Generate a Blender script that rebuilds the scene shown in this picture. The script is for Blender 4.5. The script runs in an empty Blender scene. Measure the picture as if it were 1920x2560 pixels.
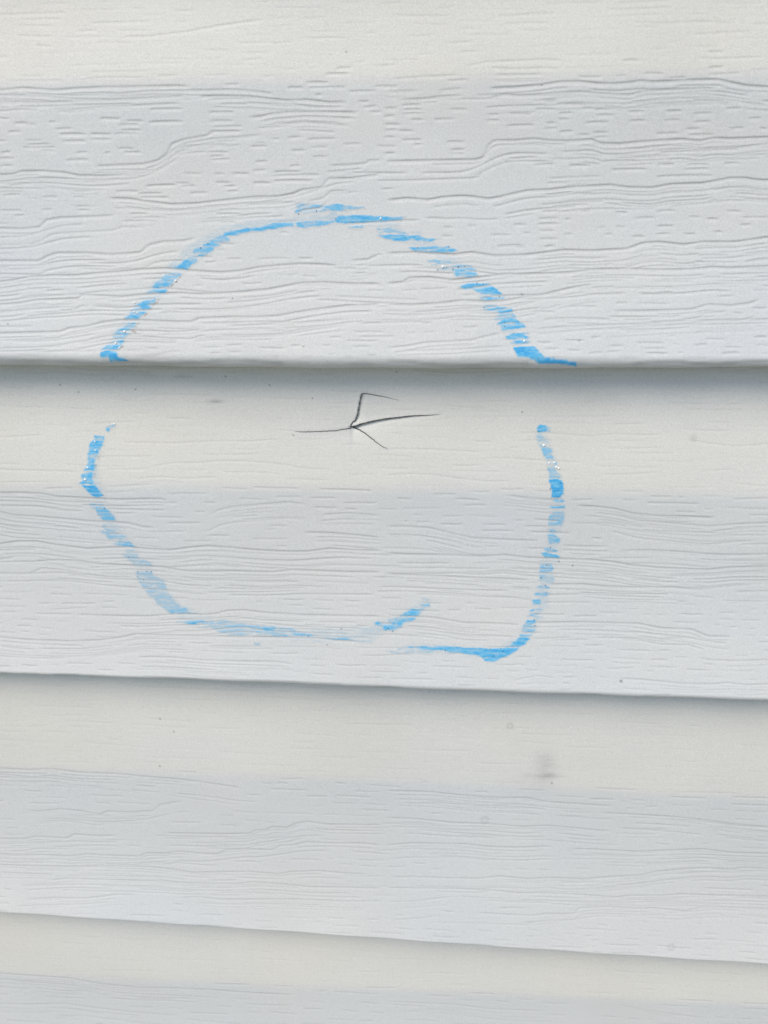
import bpy, math
import numpy as np

# ------------------------------------------------------------------ camera
C = bpy.context.scene.collection
SC = bpy.context.scene
FPX = 1934.0                      # focal length in pixels of a 1920 x 2560 frame
PITCH, YAW, ROLL = 0.3783, 0.0630, -0.0045
CAM = np.array([0.0, -0.240, 1.40])
_cp, _sp, _cy, _sy = math.cos(PITCH), math.sin(PITCH), math.cos(YAW), math.sin(YAW)
FWD = np.array([-_sy * _cp, _cy * _cp, -_sp])
_R0 = np.array([_cy, _sy, 0.0]); _U0 = np.cross(_R0, FWD)
RIGHT = math.cos(ROLL) * _R0 + math.sin(ROLL) * _U0
UP = -math.sin(ROLL) * _R0 + math.cos(ROLL) * _U0
from mathutils import Matrix
cd = bpy.data.cameras.new('camera'); cam = bpy.data.objects.new('camera', cd); C.objects.link(cam)
cam.matrix_world = Matrix(((RIGHT[0], UP[0], -FWD[0], CAM[0]), (RIGHT[1], UP[1], -FWD[1], CAM[1]),
                           (RIGHT[2], UP[2], -FWD[2], CAM[2]), (0, 0, 0, 1)))
cd.sensor_fit = 'VERTICAL'; cd.sensor_height = 34.6; cd.lens = FPX / 2560 * 34.6
cd.clip_start = 0.01; cd.clip_end = 5000
cd.dof.use_dof = True; cd.dof.focus_distance = 0.245; cd.dof.aperture_fstop = 38
SC.camera = cam

# ------------------------------------------------------------------ world, sun, exposure
SUN_EL, SUN_AZ = math.radians(50), math.radians(-30)     # azimuth measured from straight in front of the wall
w = bpy.data.worlds.new('World'); SC.world = w; w.use_nodes = True
nt = w.node_tree; nt.nodes.clear()
sky = nt.nodes.new('ShaderNodeTexSky'); sky.sky_type = 'NISHITA'; sky.sun_disc = False
sky.sun_elevation = SUN_EL; sky.sun_rotation = math.radians(180) - SUN_AZ
sky.air_density = 1.0; sky.dust_density = 0.9; sky.ozone_density = 1.6
bg = nt.nodes.new('ShaderNodeBackground'); bg.inputs['Strength'].default_value = 0.13
wo = nt.nodes.new('ShaderNodeOutputWorld')
nt.links.new(sky.outputs[0], bg.inputs[0]); nt.links.new(bg.outputs[0], wo.inputs[0])
ld = bpy.data.lights.new('sun', 'SUN'); lo = bpy.data.objects.new('sun', ld); C.objects.link(lo)
ld.energy = 2.3; ld.angle = math.radians(40); ld.color = (1.0, 0.86, 0.66)
from mathutils import Vector
sd = Vector((math.sin(SUN_AZ) * math.cos(SUN_EL), -math.cos(SUN_AZ) * math.cos(SUN_EL), math.sin(SUN_EL)))
lo.rotation_euler = sd.to_track_quat('Z', 'Y').to_euler(); lo.location = sd * 20
SC.view_settings.view_transform = 'Standard'; SC.view_settings.look = 'None'
SC.view_settings.exposure = 0.15; SC.view_settings.gamma = 1.0
SC.cycles.max_bounces = 6

# ------------------------------------------------------------------ helpers
rng = np.random.default_rng(7)

def proj(P):
    D = P - CAM
    z = D @ FWD
    return 960 + FPX * (D @ RIGHT) / z, 1280 - FPX * (D @ UP) / z

def unproj(u, v, depth):
    d = FWD + RIGHT * (u - 960) / FPX - UP * (v - 1280) / FPX
    t = (-depth - CAM[1]) / d[1]
    return CAM + d * t

def prop(o, label=None, cat=None, group=None, kind=None):
    if label: o['label'] = label
    if cat: o['category'] = cat
    if group: o['group'] = group
    if kind: o['kind'] = kind
    return o

def mesh_obj(name, co, faces, mat, parent=None, cols=None, smooth=True):
    me = bpy.data.meshes.new(name)
    nf = len(faces); k = faces.shape[1]
    me.vertices.add(len(co)); me.vertices.foreach_set('co', np.ascontiguousarray(co, np.float32).ravel())
    me.loops.add(nf * k); me.loops.foreach_set('vertex_index', np.ascontiguousarray(faces, np.int32).ravel())
    me.polygons.add(nf)
    me.polygons.foreach_set('loop_start', np.arange(0, nf * k, k, dtype=np.int32))
    me.polygons.foreach_set('use_smooth', np.full(nf, smooth))
    me.update(calc_edges=True)
    if cols is not None:
        a = me.color_attributes.new('tint', 'FLOAT_COLOR', 'POINT')
        c4 = np.ones((len(co), 4), np.float32); c4[:, :3] = cols
        a.data.foreach_set('color', c4.ravel())
    me.materials.append(mat)
    o = bpy.data.objects.new(name, me); C.objects.link(o); o.parent = parent
    return o

# ------------------------------------------------------------------ materials
def node(nt, t, **kw):
    n = nt.nodes.new(t)
    for k, v in kw.items():
        if k in n.inputs: n.inputs[k].default_value = v
        else: setattr(n, k, v)
    return n

def surf_mat(name, rough, bump, attr='tint', base=(0.8, 0.8, 0.8), spec=0.4):
    m = bpy.data.materials.new(name); m.use_nodes = True
    nt = m.node_tree; b = nt.nodes['Principled BSDF']
    b.inputs['Roughness'].default_value = rough; b.inputs['Specular IOR Level'].default_value = spec
    tc = node(nt, 'ShaderNodeTexCoord')
    n1 = node(nt, 'ShaderNodeTexNoise', Scale=2600.0, Detail=2.0)
    nt.links.new(tc.outputs['Object'], n1.inputs['Vector'])
    mp = node(nt, 'ShaderNodeMapping'); mp.inputs['Scale'].default_value = (45, 600, 900)
    nt.links.new(tc.outputs['Object'], mp.inputs['Vector'])
    n2 = node(nt, 'ShaderNodeTexNoise', Scale=1.0, Detail=3.0)
    nt.links.new(mp.outputs[0], n2.inputs['Vector'])
    b1 = node(nt, 'ShaderNodeBump', Strength=bump, Distance=0.00006)
    nt.links.new(n1.outputs[0], b1.inputs['Height'])
    b2 = node(nt, 'ShaderNodeBump', Strength=0.22, Distance=0.00012)
    nt.links.new(n2.outputs[0], b2.inputs['Height']); nt.links.new(b2.outputs[0], b1.inputs['Normal'])
    nt.links.new(b1.outputs[0], b.inputs['Normal'])
    # slight mottling of the plastic
    n3 = node(nt, 'ShaderNodeTexNoise', Scale=2200.0, Detail=1.0)
    nt.links.new(tc.outputs['Object'], n3.inputs['Vector'])
    mr = node(nt, 'ShaderNodeMapRange'); mr.inputs['To Min'].default_value = 0.86; mr.inputs['To Max'].default_value = 1.14
    nt.links.new(n3.outputs[0], mr.inputs[0])
    n4 = node(nt, 'ShaderNodeTexNoise', Scale=28.0, Detail=4.0)
    nt.links.new(tc.outputs['Object'], n4.inputs['Vector'])
    mr4 = node(nt, 'ShaderNodeMapRange'); mr4.inputs['To Min'].default_value = 0.97; mr4.inputs['To Max'].default_value = 1.03
    nt.links.new(n4.outputs[0], mr4.inputs[0])
    mu = node(nt, 'ShaderNodeMath', operation='MULTIPLY')
    nt.links.new(mr.outputs[0], mu.inputs[0]); nt.links.new(mr4.outputs[0], mu.inputs[1])
    mix = node(nt, 'ShaderNodeVectorMath', operation='SCALE')
    if attr:
        at = node(nt, 'ShaderNodeAttribute', attribute_name=attr)
        nt.links.new(at.outputs['Color'], mix.inputs[0])
    else:
        mix.inputs[0].default_value = base
    nt.links.new(mu.outputs[0], mix.inputs['Scale'])
    nt.links.new(mix.outputs[0], b.inputs['Base Color'])
    return m

VINYL = np.array([0.694, 0.726, 0.752]); WARM_LIT = np.array([1.026, 1.0, 0.945])   # warm light on the upward-facing bevels, painted into the colour
M_vinyl = surf_mat('white_vinyl', 0.5, 0.9)
M_ink = surf_mat('blue_marker', 0.4, 0.7)
M_dark = surf_mat('crack_gap', 0.9, 0.3, attr=None, base=(0.06, 0.066, 0.07))
M_sheath = surf_mat('sheathing', 0.9, 0.3, attr=None, base=(0.25, 0.22, 0.18))
def simple(name, a, b_, sc):
    m = bpy.data.materials.new(name); m.use_nodes = True; nt = m.node_tree
    n = node(nt, 'ShaderNodeTexNoise', Scale=sc, Detail=6.0); r = node(nt, 'ShaderNodeValToRGB')
    r.color_ramp.elements[0].position = .35; r.color_ramp.elements[1].position = .65
    r.color_ramp.elements[0].color = (*a, 1); r.color_ramp.elements[1].color = (*b_, 1)
    tc = node(nt, 'ShaderNodeTexCoord'); nt.links.new(tc.outputs['Object'], n.inputs['Vector'])
    nt.links.new(n.outputs[0], r.inputs[0]); nt.links.new(r.outputs[0], nt.nodes['Principled BSDF'].inputs['Base Color'])
    nt.nodes['Principled BSDF'].inputs['Roughness'].default_value = .95
    return m
M_grass = simple('dry_lawn', (0.13, 0.125, 0.08), (0.26, 0.24, 0.17), 9)

# ------------------------------------------------------------------ board lines measured from the photograph
# each: pixel rows at u = 0, 960, 1920
EDGE = {1: (916, 923.5, 926), 2: (1689, 1720, 1754), 3: (2285, 2354, 2416)}
FOLD = {0: (208, 196, 186), 1: (1216, 1222, 1240), 2: (1920, 1953, 1995), 3: (2429, 2475, 2512)}
DE, DF = 0.0146, 0.0086           # how far the butt edge and the fold stand out from the wall

class Line:
    """height z(x) of an edge or fold: measured in view, levelling off beyond it"""
    def __init__(s, pts=None, depth=0, base=None, dz=0):
        if pts is not None:
            P = [unproj(u, v, depth) for u, v in zip((0, 960, 1920), pts)]
            s.x0, s.x1 = P[0][0], P[2][0]
            s.c = np.polyfit([p[0] for p in P], [p[2] for p in P], 2); s.dz = 0
        else:
            s.x0, s.x1, s.c, s.dz = base.x0, base.x1, base.c, base.dz + dz
    def __call__(s, x):
        xc = np.clip(x, s.x0, s.x1); z = np.polyval(s.c, xc)
        d = x - xc; sl = np.polyval(np.polyder(s.c), xc); L = 0.12
        return z + sl * L * np.sign(d) * (1 - np.exp(-np.abs(d) / L)) + s.dz

E = {n: Line(v, DE) for n, v in EDGE.items()}
F = {n: Line(v, DF) for n, v in FOLD.items()}
EXPO = 0.1143
E[0] = Line(base=F[0], dz=0.0396)
E[4] = Line(base=E[3], dz=-0.112)

def pix_line(v3, u):
    return np.polyval(np.polyfit((0, 960, 1920), v3, 2), np.clip(u, -200, 2120))
def is_flat(u, v):
    """1 on the long flat faces, 0 on the bevels, in photograph pixels"""
    for n in range(4):
        f = pix_line(FOLD[n], u)
        e = pix_line(EDGE[n + 1], u) if n < 3 else 9999
        if f - 6 < v < e: return 1.0
    return 0.0

# ------------------------------------------------------------------ wood-grain emboss, rasterised into a height map
U0, V0, NU, NV = -800, -500, 3520, 3700
Hn = np.zeros((NV, NU), np.float32); Hp = np.zeros((NV, NU), np.float32)
OCC = np.zeros((NV // 4 + 1, NU // 4 + 1), bool)

def ksc(v): return np.clip(1.22 - 0.00029 * v, 0.58, 1.3)

def groove(us, vs, amp, wpx=2.5, taper=18, hump=0.3, occ=True):
    """press one groove along the polyline (us, vs)"""
    us = np.asarray(us, float); vs = np.asarray(vs, float)
    a, b = int(math.ceil(us[0])), int(us[-1])
    if b - a < 4: return
    u = np.arange(a, b + 1)
    v = np.interp(u, us, vs)
    if len(us) > 2:
        k = np.hanning(17); k /= k.sum()
        v = np.convolve(np.pad(v, 8, mode='edge'), k, 'valid')
    tp = np.clip(np.minimum(u - a, b - u) / taper, 0, 1); tp = tp * tp * (3 - 2 * tp)
    wob = np.interp(u, np.linspace(a, b, max(3, (b - a) // 30)), rng.uniform(0.65, 1.15, max(3, (b - a) // 30)))
    A = amp * tp * wob
    w_ = wpx * ksc(v) * (0.8 + 0.2 * tp)
    ok = (u - U0 >= 0) & (u - U0 < NU)
    u, v, A, w_ = u[ok], v[ok], A[ok], w_[ok]
    ci = u - U0; vi = np.floor(v).astype(int)
    for dv in range(-8, 16):
        r = vi + dv - V0
        g = (r >= 0) & (r < NV)
        d = (vi + dv) - v
        ww = np.where(d < 0, 1.05 * w_, 3.2 * w_)
        n_ = -A * np.exp(-(d / ww) ** 2)
        p_ = A * hump * np.exp(-((d - 3.6 * w_) / (1.8 * w_)) ** 2)
        Hn[r[g], ci[g]] = np.minimum(Hn[r[g], ci[g]], n_[g])
        Hp[r[g], ci[g]] = np.maximum(Hp[r[g], ci[g]], p_[g])
    if occ:
        for dv in (-6, -2, 2, 6):
            r = (vi + dv - V0) // 4; g = (r >= 0) & (r < OCC.shape[0])
            OCC[r[g], (ci[g]) // 4] = True

TILE = {'A': (0, 0), 'B': (960, 0), 'C': (0, 500), 'D': (960, 500), 'E': (0, 1000), 'F': (960, 1000),
        'G': (0, 1500), 'H': (960, 1500), 'I': (0, 1920), 'J': (960, 1920)}
# long grain lines traced from the photograph: tile, strength, number of fine companions below, points
MAIN = """
A .35 0 380,95 500,92 660,88
A .35 0 490,130 640,125
A .45 0 520,155 640,152 800,133 950,105 1150,78
A .35 0 0,60 120,55 300,48
A .35 0 860,210 1010,215
A .35 0 1030,258 1150,248
A .35 0 1110,330 1200,322
A .4 0 660,325 780,322
A .9 2 0,388 100,378 230,388 330,380 440,375 600,372 760,368 830,372
A .7 0 170,405 300,410 500,405 640,390 820,388 900,388 1000,385 1070,390 1200,405
A .7 0 0,408 80,410 180,412 320,425 500,428
A .8 0 0,440 80,438 190,440 400,432 560,425 820,410
A .7 0 90,460 200,456 320,452 450,450 590,445
A .5 0 220,475 320,482 400,472 480,466 600,462
A 1 0 840,415 950,412 1080,415 1230,432 1330,430 1420,440 1510,440
A .8 0 1040,440 1130,445 1240,445 1360,460 1500,458
A 1 0 1060,508 1130,500 1180,488 1240,482 1400,480 1560,485
A .8 0 1110,525 1200,510 1320,500 1450,505 1550,510
A .8 0 1180,535 1320,525 1400,530 1520,542
A 1 0 400,718 520,712 620,708 680,693 720,665 740,620 800,600 890,585 920,565 1040,565
A .6 0 410,735 520,732 700,735
A .7 0 740,630 800,615 900,600 1040,590 1140,580
A .7 0 740,645 800,630 880,625 1000,622
A .5 0 725,660 845,645
A 1.1 1 0,755 60,752 90,740 180,738 280,745 340,758 450,758 560,752
A .8 2 80,770 200,768 400,775 550,770
A .6 2 0,790 100,790 200,800 330,825 420,822
A .9 0 1410,715 1520,710 1580,705 1590,692 1659,690
A 1.2 2 460,855 560,858 640,870 740,882 850,878 960,865 1100,850 1200,848 1270,835 1300,820 1390,808 1415,770 1520,768 1590,757 1659,750
A .7 1 520,890 640,905 760,908 900,890 1050,878 1250,868
A .9 3 0,985 100,988 175,980 200,950 260,940 400,935 490,930 510,915
A .6 0 510,955 620,952 700,955
B .35 0 470,70 620,60 760,55
B .35 0 1060,95 1200,100 1340,92 1530,100
B .4 0 1320,148 1450,140 1600,135
B .35 0 90,155 220,148
B .4 0 260,185 400,175
B .5 0 340,285 450,265 560,260 680,255 780,258
B .5 0 450,290 560,295 700,290 780,295
B .6 0 460,322 620,320 700,318
B .5 0 460,348 580,350 700,345
B .5 0 20,340 150,330 340,320
B .7 0 220,390 360,378
B .7 0 0,395 160,390
B .8 0 60,430 180,425 240,415 350,410
B 1.2 2 440,380 560,375 680,365 760,352 850,350 920,358 1000,360 1060,355 1110,348 1160,352 1210,350 1300,345 1440,342 1500,355 1560,368 1659,375
B .9 1 435,425 520,405 580,410 650,408 740,400 850,395 960,402 1060,408 1130,390 1240,385 1450,378
B 1.2 3 0,695 50,695 160,692 280,690 400,688 435,675 445,630 480,605 560,605 650,598 710,605 800,608 900,600 940,618 1020,620 1100,612 1200,605 1290,600 1370,608 1420,595 1500,598 1659,592
B .7 1 990,645 1100,640 1240,625 1400,640 1540,635 1659,618
B .6 1 690,770 800,765 960,758
B 1.3 4 0,865 100,855 190,862 260,850 340,845 400,850 450,858 500,850 560,835 620,822 720,818 820,805 980,798 1060,808 1160,810 1240,795 1380,790 1500,768 1570,768 1600,775 1659,778
C 1 3 0,262 170,262 210,240 250,228 380,228 480,235 560,230 610,225 640,195 700,180 800,175 860,160
C 1.2 3 0,352 60,345 130,330 230,325 330,325 420,315 520,308 620,298 720,295 800,302 880,308 960,312 1040,305 1120,290 1200,282 1300,275 1400,278 1470,285
C .9 2 1500,262 1590,256 1630,236 1659,232
C 1.2 2 0,450 80,445 160,430 240,428 340,425 350,408 440,412 520,418 620,408 780,400 860,405 950,402 1060,395 1160,385 1230,372 1300,358 1400,355 1500,360 1659,362
C 1.1 3 0,575 120,572 260,568 300,552 380,545 440,528 520,518 640,520 760,525 830,525 860,510 1000,505 1100,505 1200,500 1280,485 1380,470 1500,455 1659,448
C .6 1 150,468 250,460 350,465
C .7 1 840,530 960,530 1100,525 1300,528 1500,515
C .7 1 0,652 200,655 300,650 430,652
C .7 0 590,675 680,668 740,655 800,652
D 1.3 3 0,230 130,225 300,235 380,225 480,240 620,235 780,215 900,218 1050,210 1120,185 1190,180 1300,192 1380,180 1520,180 1659,160
D 1.3 3 0,360 80,355 110,335 200,333 300,345 420,332 490,322 620,318 800,312 900,298 1060,295 1200,300 1320,298 1420,288 1500,292 1659,285
D 1.2 2 0,450 120,452 240,445 340,433 440,438 520,435 600,418 700,405 780,385 850,370 920,362
D .8 0 0,640 100,630 180,615 240,612 380,605 430,590 520,572
D .7 2 60,650 300,645 540,630
D .8 1 670,522 720,512 840,510 1000,515
D 1.1 3 980,478 1100,478 1240,475 1340,470 1400,450 1500,455 1580,445 1640,425
D .8 0 640,560 760,548 900,540 1100,535 1300,520 1659,515
D .7 1 640,580 860,560 1200,540 1659,530
D .8 0 300,690 480,685 650,690
C 1.6 0 0,690 150,698 240,694 400,706 560,700 700,708 880,700 1000,690 1100,698 1250,708
D 1.6 0 1050,718 1150,705 1260,700 1340,710 1450,715 1560,705 1659,700
D 1.5 0 0,694 100,698 240,712 380,716 560,706 660,712
E .4 0 380,105 480,95 600,92
E .4 0 640,295 660,285 750,270 860,270 940,262 1060,262 1150,270 1240,280 1320,295 1440,300
E .4 0 440,300 520,295 600,300 660,290
E .4 0 520,182 640,182 750,185 850,180 960,175 1060,178 1220,168
E .45 0 0,298 120,302 260,305 350,310
E .4 0 0,160 80,155 210,148
E .4 2 560,340 700,330 800,338 960,330
E .45 2 450,375 600,365 680,360
E 1.2 2 0,398 100,398 180,402 250,415 400,422 520,428 640,425 690,425 740,432
E 1 3 0,480 60,495 160,500 300,512 380,520 500,525 560,530 620,545 680,550
E .7 2 900,500 940,475 1000,460 1100,452 1180,445 1250,440 1330,450
E .8 1 1380,495 1500,488 1600,495 1659,500
E .6 1 1140,545 1200,540 1260,545
E 1 1 1300,570 1420,572 1520,580 1659,595
E 1.3 2 0,620 80,608 160,608 240,622 380,640 470,635 560,632 640,640 740,645 820,635 900,628 1000,635 1100,645 1240,652 1330,652 1420,640 1520,645 1659,650
E 1.2 3 130,697 220,690 330,690 420,705 560,712 700,718 800,735 900,738 1000,735 1080,738 1180,740 1260,730 1380,735 1500,740 1659,742
E .7 3 0,748 130,748 180,725 330,735
E 1.1 3 320,925 450,930 560,932 660,932 720,925 800,922 880,925 940,920 980,908 1060,905 1140,915 1300,925 1659,932
E 1 2 0,1025 100,1035 300,1042 420,1038 520,1025 590,1010 660,1012 760,1015 1000,1020 1200,1022 1380,1025 1450,1035 1560,1040
G .9 1 580,248 660,245 760,248 860,258 1000,262 1200,265 1280,278
G .8 0 600,330 700,335 900,342 1200,350 1500,362
F .4 0 560,140 680,140 800,148 900,155 1000,145 1100,150 1220,148
F .4 0 1300,170 1400,185 1500,198 1590,195 1659,188
F .45 0 0,325 100,318 200,320 300,335 440,350 560,350
F .4 0 430,250 560,250 700,262 860,268
F .4 0 0,210 200,212 440,225
F .8 1 520,410 600,420 700,430 790,428
F 1.1 2 820,455 920,460 1000,470 1080,490 1180,500 1300,502 1440,508
F .9 2 900,485 1000,495 1100,520 1240,530 1400,545 1520,535 1659,530
F .9 2 0,545 100,545 200,552 290,575 380,595 520,602 680,608
F .8 0 760,628 880,632 980,632
F 1.2 2 0,660 100,665 300,668 420,675 520,668 620,680 760,685 900,690 1000,700 1060,712 1200,725 1400,732 1500,722 1659,718
F .9 2 1010,650 1140,648 1280,655 1400,665 1480,668 1659,665
F 1.1 2 0,750 100,752 240,758 360,765 500,770 640,778
F 1.1 2 700,795 860,795 960,805 1100,808 1240,808 1400,820
F .7 1 1500,828 1659,825
F 1 3 0,920 40,930 200,935 350,960 460,962 600,970
F 1.1 2 640,960 860,958 1100,965 1200,985 1330,990 1400,1020 1520,1022
H .7 1 1340,248 1420,258 1520,262 1659,258
H .8 1 1000,335 1100,340 1300,360 1420,362 1480,355 1560,365 1659,362
H .6 2 540,350 600,335 660,325 760,335
G .9 2 0,728 120,735 220,730 340,745 520,752 640,765 740,772 860,785 960,800 1060,815
H 1 2 0,825 200,830 340,845 500,855 620,855 700,872 860,882 1000,890
H 1 1 925,918 1080,925 1250,935 1400,950 1500,965 1659,978
G .9 1 100,912 180,915 260,905 360,915 430,930 460,915 560,918 660,912 690,885 750,875 800,870
G .9 1 0,1035 110,1035 150,1025 290,1032 320,1015 420,1022 510,1020
G 1 2 700,1008 830,1010 960,1012 1080,1010 1100,995 1150,995 1175,980 1240,985 1280,965 1330,958 1420,970 1580,972 1659,972
I 1 1 0,375 60,380 180,378 300,385 370,375 450,380 600,385 630,370 720,372 760,362 880,372 940,375 970,355 1060,352 1180,355 1210,335 1280,332 1320,320 1420,325 1560,325 1659,335
I .9 1 0,420 120,425 300,430 420,428 640,430 740,440 830,455 960,452 1080,450 1200,460 1260,450 1380,445 1480,455 1600,460
I .9 1 190,490 280,480 420,485 540,488 680,492 820,500 960,502 1030,502 1100,495 1180,500 1330,515 1659,520
I .8 1 100,570 220,562 380,565 500,550 600,550
I .8 1 750,565 860,560 960,572 1100,570 1280,570 1500,578 1659,575
J 1 2 0,215 150,222 300,238 450,242 600,255 700,250 850,262 940,272 990,270
J .7 1 1000,260 1150,265 1240,262
J 1 2 0,335 120,325 360,330 440,340 560,345 700,340 740,342
J 1 2 800,350 960,355 1100,362 1250,355 1380,350 1500,365 1659,368
J 1 1 20,472 120,470 250,475 400,478 500,468 620,480 720,475 860,480 1000,470 1100,465 1180,448 1320,435 1400,432 1500,438 1560,430 1659,435
J .9 1 0,518 180,520 340,522 480,530 560,540 700,540 860,548 1000,560 1060,552 1200,552 1280,545 1400,550 1659,555
J .6 0 0,580 120,578 240,562 320,555
J .8 1 390,625 520,632 640,638 700,630 820,630 840,605 960,600 1100,608 1160,605 1300,620 1400,595 1500,605 1659,612
J .5 0 20,660 160,650 220,640 280,640
J .5 0 1090,660 1160,670
I .9 1 0,885 150,895 300,905 440,930 600,945 740,948 900,955 1100,970 1280,980
I .6 1 130,945 260,960 400,962
I .7 1 0,1015 120,1020 280,1015 420,1035 560,1050 780,1068
I .5 0 240,1090 270,1070 380,1068
J .6 1 0,1010 200,1020 300,1025 460,1045 700,1055
J .5 0 1000,1025 1200,1060 1400,1085
"""
# short dashes traced on the two upper tiles: x0, x1, y
DASH = {'A': """640 790 469 900 1010 482 430 520 510 540 620 520 640 790 524 905 1005 520 510 600 537 920 1045 545 520 610 560
905 1040 565 60 120 530 80 160 535 210 245 525 35 90 568 240 310 555 255 370 577 390 480 577 490 600 575 110 180 605 115 220 622
100 240 635 265 370 608 390 480 600 175 240 648 330 380 658 450 480 660 530 610 655 510 580 640 285 385 690 0 50 658 0 65 682
0 60 715 900 985 655 905 970 672 910 990 688 1080 1155 630 1170 1210 598 1240 1300 592 1330 1450 598 1480 1560 620 1340 1415 634
1255 1320 648 1350 1415 675 1100 1155 697 1250 1300 715 1090 1150 735 1180 1300 740 1000 1080 748 920 970 750 790 870 748
1180 1380 754 0 110 812 0 105 826 10 100 840 500 600 825 630 760 800 760 820 790 780 850 802 820 900 832 930 1000 787
960 1020 802 980 1030 825 1090 1170 788 1180 1350 778 1410 1500 740 570 700 938 560 640 922 590 700 835 600 730 850
940 1040 905 930 1040 922 950 1030 940 945 1020 957 180 250 850 310 370 850 330 390 890 180 230 905 330 390 905 60 110 930
1240 1310 375 1320 1420 352 1330 1490 375 1400 1510 315 1450 1520 290""",
'B': """285 360 470 215 310 513 75 165 450 80 165 470 80 165 488 115 175 515 60 130 562 75 165 602 125 165 622 270 350 610
290 350 645 285 350 660 445 500 493 540 640 488 440 500 517 530 650 540 650 745 468 770 880 447 690 750 437 850 910 465
755 820 487 910 1000 470 915 1000 495 755 805 513 870 970 527 700 745 530 690 750 553 755 820 567 840 890 580 905 970 570
910 970 590 1055 1130 480 1055 1130 520 1215 1290 478 1335 1420 488 1205 1280 518 1335 1415 525 1175 1280 575 1305 1370 555
1320 1430 580 1475 1540 467 1575 1630 510 1490 1560 553 1620 1659 553 680 750 430 650 740 708 800 900 712 950 1100 693
980 1140 730 1180 1260 708 1305 1410 708 1300 1410 728 1470 1540 703 1180 1420 758 705 800 788 680 760 910 840 900 910
670 760 942 780 810 945 665 760 965 1085 1175 940 1180 1260 910 1000 1060 915 1320 1370 935 1395 1450 943 1480 1550 910
1000 1045 978 1180 1260 975 925 960 980 1170 1240 1010 1540 1590 970 1425 1470 1000 1295 1350 1010 1070 1130 1020
670 740 995 780 820 1010 670 750 1030 460 550 1013 560 620 968 600 640 1005 250 300 980 180 260 940 360 400 975 250 300 1018
490 600 1060 560 610 1065 690 740 1063 0 60 465 0 50 500 0 70 535 0 60 560 0 50 590 0 50 660 1330 1480 432 1120 1210 315
1230 1310 335 1030 1100 258 1400 1470 222 1400 1470 290""",
'D': """1305 1370 235 1340 1400 265 1180 1250 400 1210 1260 375 800 920 457 1000 1060 443 1340 1440 570 1225 1270 585 1090 1210 615
1120 1220 640 1130 1230 660 970 1040 630 960 1020 655 880 950 660 1340 1400 625 1460 1540 660 1600 1659 590 310 330 570
160 210 530 640 740 480"""}
G0 = 0.150e-3                                     # depth of a strong groove, metres

def slope_at(v): return (v - 600) * 3.5e-5

def companions(us, vs, amp, n):
    off = 0.0
    for i in range(n):
        off += rng.uniform(5.5, 9.5)
        L = us[-1] - us[0]
        a = us[0] + rng.uniform(-0.08, 0.35) * L; b = us[-1] - rng.uniform(-0.1, 0.35) * L
        if b - a < 50: continue
        x = np.arange(a, b, 22.0)
        base = np.interp(x, us, vs)
        if rng.random() < 0.5:                    # follow the parent more loosely
            k = np.hanning(9); k /= k.sum(); base = np.convolve(np.pad(base, 4, mode='edge'), k, 'valid')
        y = base + off * ksc(base) + np.cumsum(rng.normal(0, .35, len(x))) * 0.8 + 3 * np.sin(x / rng.uniform(90, 200) + rng.uniform(0, 6))*ksc(base)
        # break it up
        s = a
        while s < b - 30:
            e = min(b, s + rng.uniform(90, 420))
            m = (x >= s) & (x <= e)
            if m.sum() > 2: groove(x[m], y[m], amp * G0 * rng.uniform(.4, .85), 1.7, occ=True, hump=.12)
            s = e + rng.uniform(-10, 35)

for ln in MAIN.strip().splitlines():
    p = ln.split(); ox, oy = TILE[p[0]]; amp = float(p[1]); n = int(p[2])
    pts = np.array([[float(q) for q in t.split(',')] for t in p[3:]])
    us = ox + pts[:, 0] / 1.728; vs = oy + pts[:, 1] / 1.728
    if us[0] <= 4:                                # run on beyond the frame
        x = np.arange(us[0] - 700, us[0] - 10, 45.0); y = vs[0] + np.cumsum(rng.normal(0, 3.0, len(x)))[::-1] - (us[0] - x) * slope_at(vs[0]) * .8
        us = np.r_[x, us]; vs = np.r_[y, vs]
    if us[-1] >= 1916:
        x = np.arange(us[-1] + 45, us[-1] + 740, 45.0); y = vs[-1] + np.cumsum(rng.normal(0, 3.0, len(x))) + (x - us[-1]) * slope_at(vs[-1])
        us = np.r_[us, x]; vs = np.r_[vs, y]
    wp = 2.1 if amp > .6 else 1.8
    groove(us, vs, amp * G0 * 1.05, wp, taper=25, hump=.15)
    companions(us, vs, min(amp, 1.1), n + (4 if amp > .8 else (2 if amp > .55 else 0)) + (2 if vs[0] > 1220 else 0))
for t, s in DASH.items():
    ox, oy = TILE[t]; a = np.array([float(q) for q in s.split()]).reshape(-1, 3)
    for x0, x1, y in a:
        u = np.linspace(ox + x0 / 1.728 - 4, ox + x1 / 1.728 + 4, 5)
        v = oy + y / 1.728 + np.array([.8, .0, -.3, -.8, -.6]) * rng.uniform(-1, 2.2) + np.array([1.2, .3, 0, .3, 1.0])
        groove(u, v, G0 * rng.uniform(.75, 1.0), 1.9, taper=12, hump=.15)

# fine fill: dashes in stacked groups on the flats, faint hair lines on the bevels
def free(u0, u1, v):
    r = int((v - V0) // 4)
    if r < 2 or r >= OCC.shape[0] - 2: return False
    c0, c1 = int((u0 - U0) // 4), int((u1 - U0) // 4)
    return c0 >= 0 and c1 < OCC.shape[1] and not OCC[r - 1:r + 2, c0:c1 + 1].any()

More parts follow.
